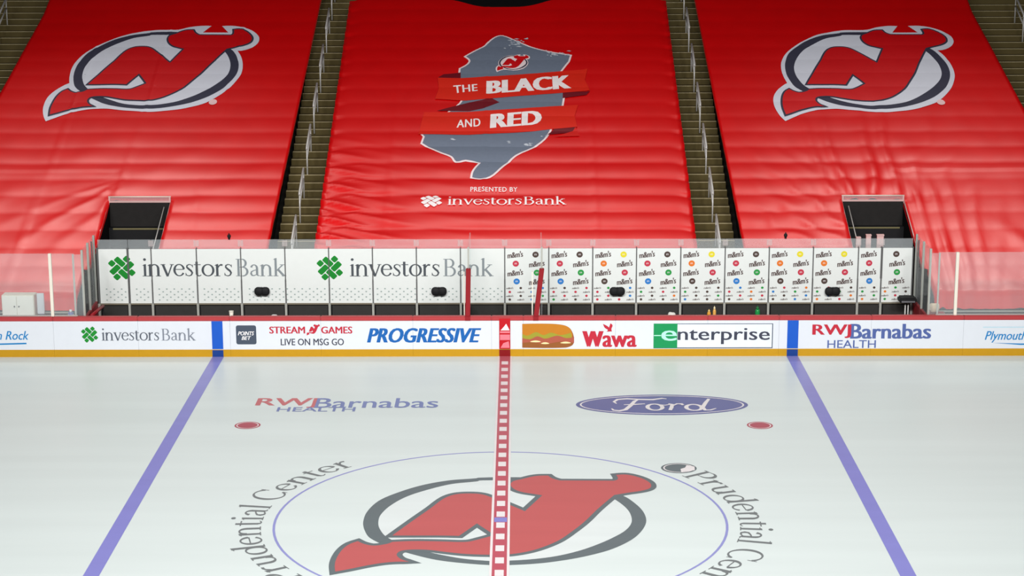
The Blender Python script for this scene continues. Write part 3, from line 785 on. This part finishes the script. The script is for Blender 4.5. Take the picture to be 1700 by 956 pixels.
sw([(867, 569, 1), (867, 561, 1), (880, 563), (892, 558), (905, 562), (925, 557), (940, 561), (953, 559, 1), (953, 569, 1), (930, 567), (905, 571), (885, 568)], .024, MEAT, 'sandwich_meat')
for a, b, c in ((880, 898, 567), (898, 912, 570), (930, 948, 569)): sw([(a, c), ((a+b)/2, c-2.2), (b, c), ((a+b)/2, c+1)], .028, CHEESE, 'sandwich_cheese')
bad(in_px(BD, text2('W', .075), 966.5, 1002, 549.5, 575.5), .012, A_RED); bad(in_px(BD, text2('awa', .04), 1000, 1057, 556.5, 575.8), .012, A_RED)
sw([(1001, 537.5, 1), (1008, 541), (1011, 543.5, 1), (1013.5, 536.5, 1), (1017, 540), (1015, 546), (1016, 550, 1), (1007, 550.5, 1), (1009, 547.5), (1004, 544)], .012, A_RED, 'flying_bird')
bad(in_px(BD, rect2(0, 1, 0, 1), 1085, 1283, 537, 578), .008, A_SLATE, 'advert_border'); bad(in_px(BD, rect2(0, 1, 0, 1), 1085.5, 1281.5, 538, 576.5), .012, ad((218, 224, 232), 'ad_pale_field'), 'advert_field')
bad(in_px(BD, rect2(0, 1, 0, 1), 1085, 1124.5, 537, 577.5), .016, A_GREEN2, 'green_square')
bad(in_px(BD, text2('e', .02), 1097.5, 1124, 548.5, 565.5), .022, ad((176, 232, 212), 'ad_mint')); bad(in_px(BD, rect2(0, 1, 0, 1), 1085.5, 1110, 556, 557.5), .022, ad((176, 232, 212), 'ad_mint'), 'mint_rule')
bad(in_px(BD, text2('nterprise', .02), 1125, 1278, 544.5, 571), .022, A_DARK)
bad(in_px(BD, text2('RWJ', .035), 1348.5, 1413, 538.5, 561), .012, A_RED); bad(in_px(BD, text2('Barnabas', .035), 1411.5, 1546, 537.5, 562), .014, A_BLUE2)
bad(in_px(BD, text2('HEALTH', .015), 1373.5, 1454, 564.5, 577.5), .012, A_BLUE2)

# ------------------------------------------------------------------ bench wall: white advertising panels under glass
BK = Upright(49.9)
bw = empty('bench_wall', (0, 50, 0), 'long glass wall behind the benches faced with white advert panels', 'wall')
seams_px = [163.5, 213.8, 252.5, 327.5, 400.8, 474, 546.5, 619, 691.7, 764.7, 838, 911, 983.8, 1056.3, 1129.6, 1203, 1276, 1349, 1423.7, 1462.5, 1514]
SX = [BK.uv(p, 460)[0] for p in seams_px]
ZB, ZT, ZG = 3.06, 8.05, 8.9
panels = []
for a, b in zip(SX[:-1], SX[1:]):
    p = MB().box(a+.03, b-.03, 49.9, 49.98, ZB, ZT).build('advert_panel', PANEL, bw); panels.append(p)
    MB().box(a+.02, b-.02, 50.02, 50.08, ZB, ZG).build('glass_pane', GLASSB, bw)
    w = b-a
    MB().box(a+.25 if w > 2.5 else a+.12, b-.18, 49.7, 49.98, 1.5, ZB-.22).build('knee_panel', DARKW, bw)
for i, x in enumerate(SX):
    thick = .09 if i in (0, 1, 19) else .045
    MB().box(x-thick, x+thick, 49.84, 50.12, ZB+2.2 if i > 1 else ZB, ZT+.1).build('seam_strip', SEAMM, bw)
    MB().box(x-.05, x+.05, 49.80, 50.1, ZB-.05, ZB+2.2).build('seam_strip', SEAMM, bw)
    MB().box(x-.10, x+.10, 49.62, 50.1, 0, ZB).build('post', POSTM, bw)
    if 1 < i < 20: MB().box(x-.24, x+.24, 49.96, 50.0, ZG-.62, ZG-.06).build('clip', CLIP, bw)
MB().box(SX[0], SX[-1], 49.99, 50.14, 0, ZB-.02).build('kick_wall', BLACKV, bw)
MB().box(SX[0], SX[-1], 49.86, 49.99, ZB-.14, ZB).build('bottom_ledge', mat('tan_ledge', (120, 112, 96), .7), bw)
def bk(vt, off, m, name='lettering', par=bw): return decal(BK, vt, off, name, m, par)
P_INK, P_LINK = ad((74, 80, 86), 'panel_charcoal'), ad((134, 142, 146), 'panel_light_grey')
bk(in_px(BK, WEAVE, 180, 224.5, 424.5, 465), .012, A_GREEN, 'woven_emblem'); bk(in_px(BK, WEAVE, 526, 569, 424.5, 465), .012, A_GREEN, 'woven_emblem')
for dx in (0, 344.5):
    bk(in_px(BK, unit(serif('investors')), 236+dx, 385+dx, 428.5, 459), .012, P_INK); bk(in_px(BK, unit(serif('Bank')), 391.5+dx, 475+dx, 428, 459), .012, P_LINK)
DOT = ad((158, 172, 168), 'panel_dot_grey')
for k in range(10):
    a, b = SX[k], SX[k+1]; items = []
    for r, z in enumerate((4.38, 4.12, 3.86, 3.62, 3.36)):
        x = math.ceil((a+.1)/.68)*.68+(.34 if r % 2 else 0)
        while x < b-.12: items.append((ellipse(x, z, .085, .065, 8), [tuple(range(8))])); x += .68
    if items: bk(join2(items), .012, DOT, 'dot_pattern', panels[k])['kind'] = 'stuff'
CANDY = {'red': ad((196, 52, 74), 'candy_red'), 'blue': ad((44, 124, 200), 'candy_blue'), 'brown': ad((78, 62, 56), 'candy_brown'),
         'green': ad((38, 150, 66), 'candy_green'), 'orange': ad((226, 118, 34), 'candy_orange'), 'yellow': ad((226, 212, 40), 'candy_yellow')}
MM = ad((96, 82, 80), 'candy_lettering_brown')
KP, KQ = (('red', 'blue'), ('brown', 'green')), (('orange', 'brown'), ('yellow', 'red'))
kinds = [KP, KP, KQ, KP, KQ, KP, KQ, KQ, (KP[0], None), (None, KP[1])]
def rot_rect(vt, x0, x1, y0, y1, a):
    V, T = to_rect(vt, x0, x1, y0, y1); cx, cy = (x0+x1)/2, (y0+y1)/2; c, s = math.cos(a), math.sin(a)
    return [(cx+(p[0]-cx)*c-(p[1]-cy)*s, cy+(p[0]-cx)*s+(p[1]-cy)*c)+tuple(p[2:]) for p in V], T
ROWZ = [BK.uv(900, v)[1] for v in (422.5, 437.5, 452.5, 467)]
SMZ = [BK.uv(900, v)[1] for v in (478, 484.5, 491, 497)]
for k, (ca, cb) in enumerate(kinds):
    i = 10+k; a, b = SX[i], SX[i+1]; par = panels[i]; w = BK.uv(1000, 450)[0]-BK.uv(927, 450)[0]
    ws, cs, ms = [], [], []
    def word(x, z, sc=1.): ws.append(rot_rect(text2("m&m's", .045, .15, .95), x-.72*sc, x+.72*sc, z-.27*sc, z+.27*sc, .12))
    def candy(x, z, c, r=.285):
        bk((ellipse(x, z, r, r*.97, 18), [tuple(range(18))]), .012, CANDY[c], 'candy_print', par)
        ms.append(rot_rect(text2('m', .01), x-.10, x+.10, z-.07, z+.07, .1))
    if ca:
        xa = a+w*.235
        word(xa, ROWZ[0]); candy(xa+.06, ROWZ[1], ca[0]); word(xa, ROWZ[2]); candy(xa+.14, ROWZ[3], ca[1])
    if cb:
        xb = a+w*.70 if ca else (a+b)/2-.1
        candy(xb, ROWZ[0], cb[0]); word(xb+.1, ROWZ[1]); candy(xb+.12, ROWZ[2], cb[1]); word(xb+.1, ROWZ[3])
    ncol = 4 if b-a > 3.2 else (2 if ca else 3)
    small, dots = [], {}
    for c in range(ncol):
        x = a+(b-a)*(c+.5)/ncol-.05
        for r in range(4):
            if (r+c) % 2 == 0: small.append(rot_rect(text2("m&m's", .03, .15, .9), x-.32, x+.32, SMZ[r]-.085, SMZ[r]+.085, .05))
            else:
                kk = random.choice(['red', 'brown', 'brown', 'green', 'blue', 'orange']); dots.setdefault(kk, []).append((ellipse(x, SMZ[r], .12, .11, 10), [tuple(range(10))]))
    bk(join2(ws), .012, MM, 'lettering', par); bk(join2(small), .012, MM, 'small_lettering', par); bk(join2(ms), .022, A_WHITE, 'candy_letter', par)
    for kk, it in dots.items(): bk(join2(it), .012, CANDY[kk], 'small_candy_print', par)

# black double-lobed pads on the panels
for px, lab in ((435.5, 'black rounded pad on the white panel below the first large bank lettering'), (729, 'black rounded pad on the white panel nearest the left red-edged partition'),
                (1024.5, 'black rounded pad on the candy-print panel nearest the right red-edged partition'), (1381.5, 'black rounded pad on the candy-print panel nearest the black stool')):
    x, z = BK.uv(px, 482.5)
    r = empty('wall_pad', (x, 49.7, z-.4), lab, 'pad', 'black pads on the bench wall')
    for s in (-1, 1): MB().ball((x+s*.28, 49.66, z), .42, .24, .40, sq=.8).build('lobe', BLACKV, r, True)
    MB().box(x-.3, x+.3, 49.6, 49.9, z-.28, z+.30).build('mount_plate', BLACKV, r, bevel=.06)
    MB().tube([(x-.2, 49.5, z+.36), (x, 49.46, z+.42), (x+.2, 49.5, z+.36)], .035).build('grip', mat('worn_black_plastic', (70, 70, 72), .4), r, True)
# small cameras on the wall's top edge
for px, lab in ((380, 'small black camera standing on the glass above the bank lettering'), (1304.5, 'small black camera standing on the glass above the candy-print panels')):
    x = BK.uv(px, 397)[0]
    r = empty('stand_camera', (x, 50.05, ZG), lab, 'camera', 'small cameras on the bench glass')
    MB().box(x-.09, x+.09, 49.96, 50.14, ZG, ZG+.14).build('clamp', BLACKV, r)
    MB().ball((x, 50.05, ZG+.3), .17, .2, .19).build('body', BLACKV, r, True)
    MB().tube([(x, 50.05, ZG+.4), (x, 50.05, ZG+.58)], .05).build('antenna', BLACKV, r, True)

# ------------------------------------------------------------------ partitions with red padded edges
def partition(xb, xt, lab, edge):
    r = empty('bench_partition', (xb, 43.1, 0), lab, 'partition', 'red-edged partitions between the benches')
    z0, z1_, zt = 3.57, 7.75, 9.6
    mb = MB(); w = .21
    mb.v += [(x+dx, y, z) for x, z in ((xb, 3.30), (xt, z1_)) for dx in (-w, w) for y in (42.55, 43.15)]
    mb.f += [(0, 1, 3, 2), (4, 6, 7, 5), (0, 2, 6, 4), (1, 5, 7, 3), (0, 4, 5, 1), (2, 3, 7, 6)]
    mb.build('padded_edge', PADRED, r, bevel=.05)
    MB().box(xb-.28, xb+.28, 42.44, 43.1, 3.18, 3.60).build('pad_foot', PADRED, r, bevel=.05)
    MB().box(xt-.045, xt+.045, 43.15, 49.75, 3.0, zt-.05).build('glass_pane', GLASSB, r)
    MB().box(xt-.07, xt+.07, 43.0, 43.15, z1_, zt).build('edge_strip', POSTM, r)
    MB().box(xt-.05, xt+.05, 43.15, 49.75, 0, 3.0).build('lower_panel', BLACKV, r)
    for s in edge: MB().box(xb+s*.30-.05, xb+s*.30+.05, 43.1, 43.3, 3.4, 7.4).build('white_trim', CREAM, r)
    return r
FP = Upright(42.8)
partition(FP.uv(776.5, 526)[0], FP.uv(777.5, 452)[0], 'glass partition with red padded edge on the left of the middle booth', (-1,))
partition(FP.uv(889.5, 526)[0], FP.uv(899.5, 450)[0], 'glass partition with leaning red padded edge on the right of the middle booth', (-1, 1))

# ------------------------------------------------------------------ end screens and the glass on the boards
def end_screen(sg, xf, xb_, lab):
    r = empty('end_screen', (xf, 46, 0), lab, 'glass screen', 'glass screens at the bench ends')
    zt = 9.3
    pts = [(xf, 43.2), (xf-sg*.0, 46.4), (xb_, 49.8)]
    pts = [(xf, 43.3), ((xf+xb_)/2, 46.4), (xb_, 49.75)]
    for i, (x, y) in enumerate(pts):
        MB().box(x-.09, x+.09, y-.09, y+.09, .0, zt+.05).build('post', POSTM, r)
    MB().box(xf+sg*.75-.06, xf+sg*.75+.06, 43.07, 43.2, .0, 9.0).build('post', POSTM, r)
    for (xa, ya), (xc, yc) in zip(pts[:-1], pts[1:]):
        mb = MB(); d = .04
        mb.v += [(x+dx, y, z) for z in (3.3, zt) for dx in (-d, d) for x, y in ((xa, ya+.1), (xc, yc-.1))]
        mb.f += [(0, 1, 3, 2), (4, 6, 7, 5), (0, 4, 5, 1), (2, 3, 7, 6), (0, 2, 6, 4), (1, 5, 7, 3)]
        mb.build('glass_pane', GLASS, r)
        mb = MB(); d = .12
        mb.v += [(x+dx, y, z) for z in (0, 3.3) for dx in (-d, d) for x, y in ((xa, ya+.1), (xc, yc-.1))]
        mb.f += [(0, 1, 3, 2), (4, 6, 7, 5), (0, 4, 5, 1), (2, 3, 7, 6), (0, 2, 6, 4), (1, 5, 7, 3)]
        mb.build('lower_panel', PADRED, r)
    MB().box(min(xf, xf+sg*.75)-.0, max(xf, xf+sg*.75), 43.1, 43.15, 3.4, 9.0).build('glass_pane', GLASS, r)
    xm = xb_+sg*.0
    MB().box(xm-.5 if sg < 0 else xm+.1, xm-.1 if sg < 0 else xm+.5, 49.3, 50.2, 0, 6.2).build('dark_stanchion', BLACKV, r)
    MB().box(xm-.16 if sg < 0 else xm+.06, xm-.06 if sg < 0 else xm+.16, 49.2, 49.35, 3.2, 8.9).build('dark_edge', SEAMM, r)
    return r
end_screen(-1, FP.uv(136, 470)[0], SX[0]-.25, 'glass screen with grey posts closing the left bench by the bank-logo panels')
end_screen(1, FP.uv(1545, 470)[0], SX[-1]+.25, 'glass screen with grey posts closing the right bench by the black stool')
def front_glass(xs, posts, lab):
    r = empty('boards_glass', ((xs[0]+xs[-1])/2, 42.8, 3.57), lab, 'glass', 'rink glass on the boards')
    for a, b in zip(xs[:-1], xs[1:]): MB().box(a+.02, b-.02, 42.74, 42.8, 3.57, 9.15).build('glass_pane', GLASS, r)
    for p in posts: MB().box(p-.13, p+.13, 42.68, 42.9, 3.57, 9.15).build('post', CREAM, r, bevel=.02)
    MB().box(xs[0], xs[-1], 42.86, 42.90, 3.57, 3.66).build('bottom_channel', POSTM, r)
    return r
pl = FP.uv(88, 526)[0]; pr = FP.uv(1585, 526)[0]
front_glass([-60, -52.8, -46., pl, FP.uv(126, 470)[0]], [-52.8, -46., pl], 'clear rink glass with cream post on the boards left of the benches')
front_glass([FP.uv(1556, 470)[0], pr, 46., 52.8, 60], [pr, 46., 52.8], 'clear rink glass with cream post on the boards right of the benches')
# dark kerb wall under the hems
for s, x0, x1 in ((-1, -60, -38.4), (1, 38.4, 60)):
    o = MB().box(x0, x1, 47.15, 47.3, 0, 3.2).build('wall_kerb', DARKW); tag(o, kind='structure')
    o = MB().box(x0, x1, 46.58, 46.7, 2.93, 3.05).build('trim_1', POSTM); tag(o, kind='structure')
    o2 = [MB().box(x-.06, x+.06, 46.6, 46.72, 0, 2.86) for x in ()]
# ------------------------------------------------------------------ benches and what stands on them
for x0, x1, lab in ((SX[0]+1.2, -4.2, 'long black players bench below the bank-lettered panels'), (4.6, SX[-1]-2.2, 'long black players bench below the candy-print panels')):
    r = empty('players_bench', ((x0+x1)/2, 48.6, 0), lab, 'bench', 'players benches behind the boards')
    MB().box(x0, x1, 48.0, 49.2, 1.6, 1.8).build('seat', BLACKV, r, bevel=.03)
    n = 8
    for i in range(n+1):
        x = x0+.4+(x1-x0-.8)*i/n
        MB().box(x-.08, x+.08, 48.2, 49.0, 0, 1.6).build('leg', BLACKV, r)
BS = Upright(48.5)
def bottle(px, rgb, cap, lab, h=1.15, rad=.15, name='water_bottle'):
    x = BS.uv(px, 520)[0]
    r = empty(name, (x, 48.5, 1.8), lab, 'bottle')
    MB().lathe(x, 48.5, [(rad*.9, 1.8), (rad, 1.85), (rad, 1.8+h*.62), (rad*.8, 1.8+h*.72), (rad*.55, 1.8+h*.78)]).build('body', mat('bottle_'+name+str(px), rgb, .35), r, True)
    MB().lathe(x, 48.5, [(rad*.6, 1.8+h*.76), (rad*.6, 1.8+h*.9), (rad*.22, 1.8+h*.92), (rad*.2, 1.8+h)]).build('cap', mat('cap_'+name+str(px), cap, .4), r, True)
bottle(1257.5, (22, 140, 66), (24, 110, 54), 'green bottle standing on the right bench below the candy-print panels', 1.25, .22)
bottle(1177, (214, 150, 50), (226, 190, 120), 'orange bottle on the right bench, left one of the pair', .95, .17)
bottle(1186, (222, 168, 86), (232, 214, 170), 'tan bottle on the right bench, right one of the pair', 1.25, .15)
x = BS.uv(384, 519)[0]
r = empty('paper_cup', (x, 48.5, 1.8), 'small white paper cup on the left bench', 'cup')
MB().lathe(x, 48.5, [(.14, 1.8), (.20, 2.62)]).build('body', CREAM, r, True); MB().lathe(x, 48.5, [(.215, 2.60), (.215, 2.68)]).build('rim', CREAM, r, True)
def bundle(name, px, py, yv, zb, sx, sz, rgb, lab, cat):
    S = Upright(yv); x, z = S.uv(px, py)
    mb = MB().ball((x, yv, zb+sz), sx, .35, sz, 16, 10, .8)
    mb.v = [(a+.06*noise.noise(Vector((a*3, b*3, c*3))), b, c+.10*noise.noise(Vector((a*4, b*2, c*4+5)))) for a, b, c in mb.v]
    o = mb.build(name, mat('cloth_'+name+str(int(px)), rgb, .8), None, True); tag(o, lab, cat)
bundle('towel', 1115, 524, 48.5, 1.86, .36, .30, (214, 214, 206), 'folded pale towel on the right bench near its left end', 'towel')
bundle('towel', 455, 525, 48.5, 1.86, .42, .22, (200, 200, 198), 'folded grey-white towel on the left bench', 'towel')
bundle('cream_bag', 1551, 514, 44.6, 3.4, .45, .42, (230, 206, 176), 'cream cloth bundle lying at the foot of the right end screen', 'bag')
xw, _z = Upright(44.6).uv(1551, 514)
o = MB().box(xw-.55, xw+1.0, 43.9, 45.2, 0, 3.34).build('red_crate', PADRED, bevel=.08); tag(o, 'red padded block carrying the cream bundle by the right end screen', 'block')
# stool at the right end of the bench
S = Upright(48.2); x, z = S.uv(1506, 492)
r = empty('stool', (x, 48.2, 0), 'black padded stool on a steel column beside the last candy-print panel', 'stool')
zt = z
MB().box(x-.78, x+.78, 47.6, 48.8, zt-.5, zt).build('seat', BLACKV, r, bevel=.12)
MB().box(x-.6, x+.6, 47.55, 47.62, zt-.42, zt-.28).build('seat_band', mat('dull_grey_band', (110, 110, 114), .5), r)
for s in (-1, 1): MB().tube([(x+s*.13, 48.2, .3), (x+s*.13, 48.2, zt-.45)], .06).build('column', STEEL, r, True)
MB().box(x-.8, x+.8, 47.7, 48.7, zt-1.95, zt-1.75).build('foot_rest', mat('dark_grey_steel', (70, 70, 74), .5), r, bevel=.04)
MB().lathe(x, 48.2, [(.8, 0), (.8, .12), (.2, .3)]).build('base', BLACKV, r)
# white cabinet and board behind the left glass
S = Upright(45.2); x0, zt = S.uv(2, 490); x1, _ = S.uv(56, 490)
r = empty('white_cabinet', ((x0+x1)/2, 45.5, 0), 'white two-door cabinet behind the glass at the far left', 'cabinet')
MB().box(x0, x1, 45.2, 46.4, 0, zt).build('body', CREAM, r, bevel=.04)
xm = (x0+x1)/2-.1
for a, b in ((x0+.06, xm-.02), (xm+.02, x1-.06)):
    d = MB().box(a, b, 45.12, 45.2, .2, zt-.08).build('door', mat('white_cabinet_door', (240, 240, 232), .5), r, bevel=.02)
    k = MB().ball((b-.18 if b < xm+.1 else a+.18, 45.08, zt-1.0), .07, .07, .07).build('knob', SEAMM, d, True)
S = Upright(45.3); x0, zt = S.uv(60.5, 487); x1, zb = S.uv(74, 521)
r = empty('whiteboard', ((x0+x1)/2, 45.3, 0), 'narrow white board on a grey foot beside the white cabinet', 'board')
MB().box(x0, x1, 45.3, 45.5, zb, zt).build('board', WHITE, r, bevel=.03); MB().box(x0+.1, x1-.05, 45.25, 45.6, 0, zb).build('foot', mat('slate_foot', (84, 88, 104), .6), r)
S = Upright(45.0); x, z = S.uv(117.5, 518)
r = empty('spray_can', (x, 45.0, 0), 'blue and white canister beside the red end of the left bench', 'canister')
MB().lathe(x, 45, [(.26, 0), (.26, z-.1), (.2, z)]).build('body', mat('canister_blue', (96, 108, 168), .4), r, True)
MB().lathe(x, 45, [(.27, z-.55), (.27, z-.2)]).build('label_band', A_WHITE, r, True); MB().lathe(x, 45, [(.12, z), (.12, z+.22)]).build('nozzle', A_WHITE, r, True)
# red rail leaning at the left bench end
r = empty('red_rail', (-36.6, 45.5, 0), 'red padded rail sloping up at the left end of the bench', 'rail')
a = Upright(44.).uv(152, 524); b = Upright(48.).uv(171, 508)
MB().tube([(a[0], 44, a[1]), (b[0], 48, b[1])], .16).build('bar', PADRED, r, True)
for p, yy in ((a, 44), (b, 48)): MB().tube([(p[0], yy, 0), (p[0], yy, p[1])], .08).build('upright', BLACKV, r, True)
# pale posts standing in the right stair entrance, and aisle-foot signs
for px, w, top in ((1442, .22, 389), (1461.5, .30, 389), (1425, .2, 393)):
    S = Upright(51.6); x, z = S.uv(px, top)
    f = MB().box(x-w, x+w, 51.45, 51.75, 0.3, z-.1).build('pale_post', FRAMEP, right_entrance, bevel=.03)
    MB().box(x-w*1.1, x+w*1.1, 51.4, 51.8, z-.1, z).build('post_cap', FRAMEP, f)
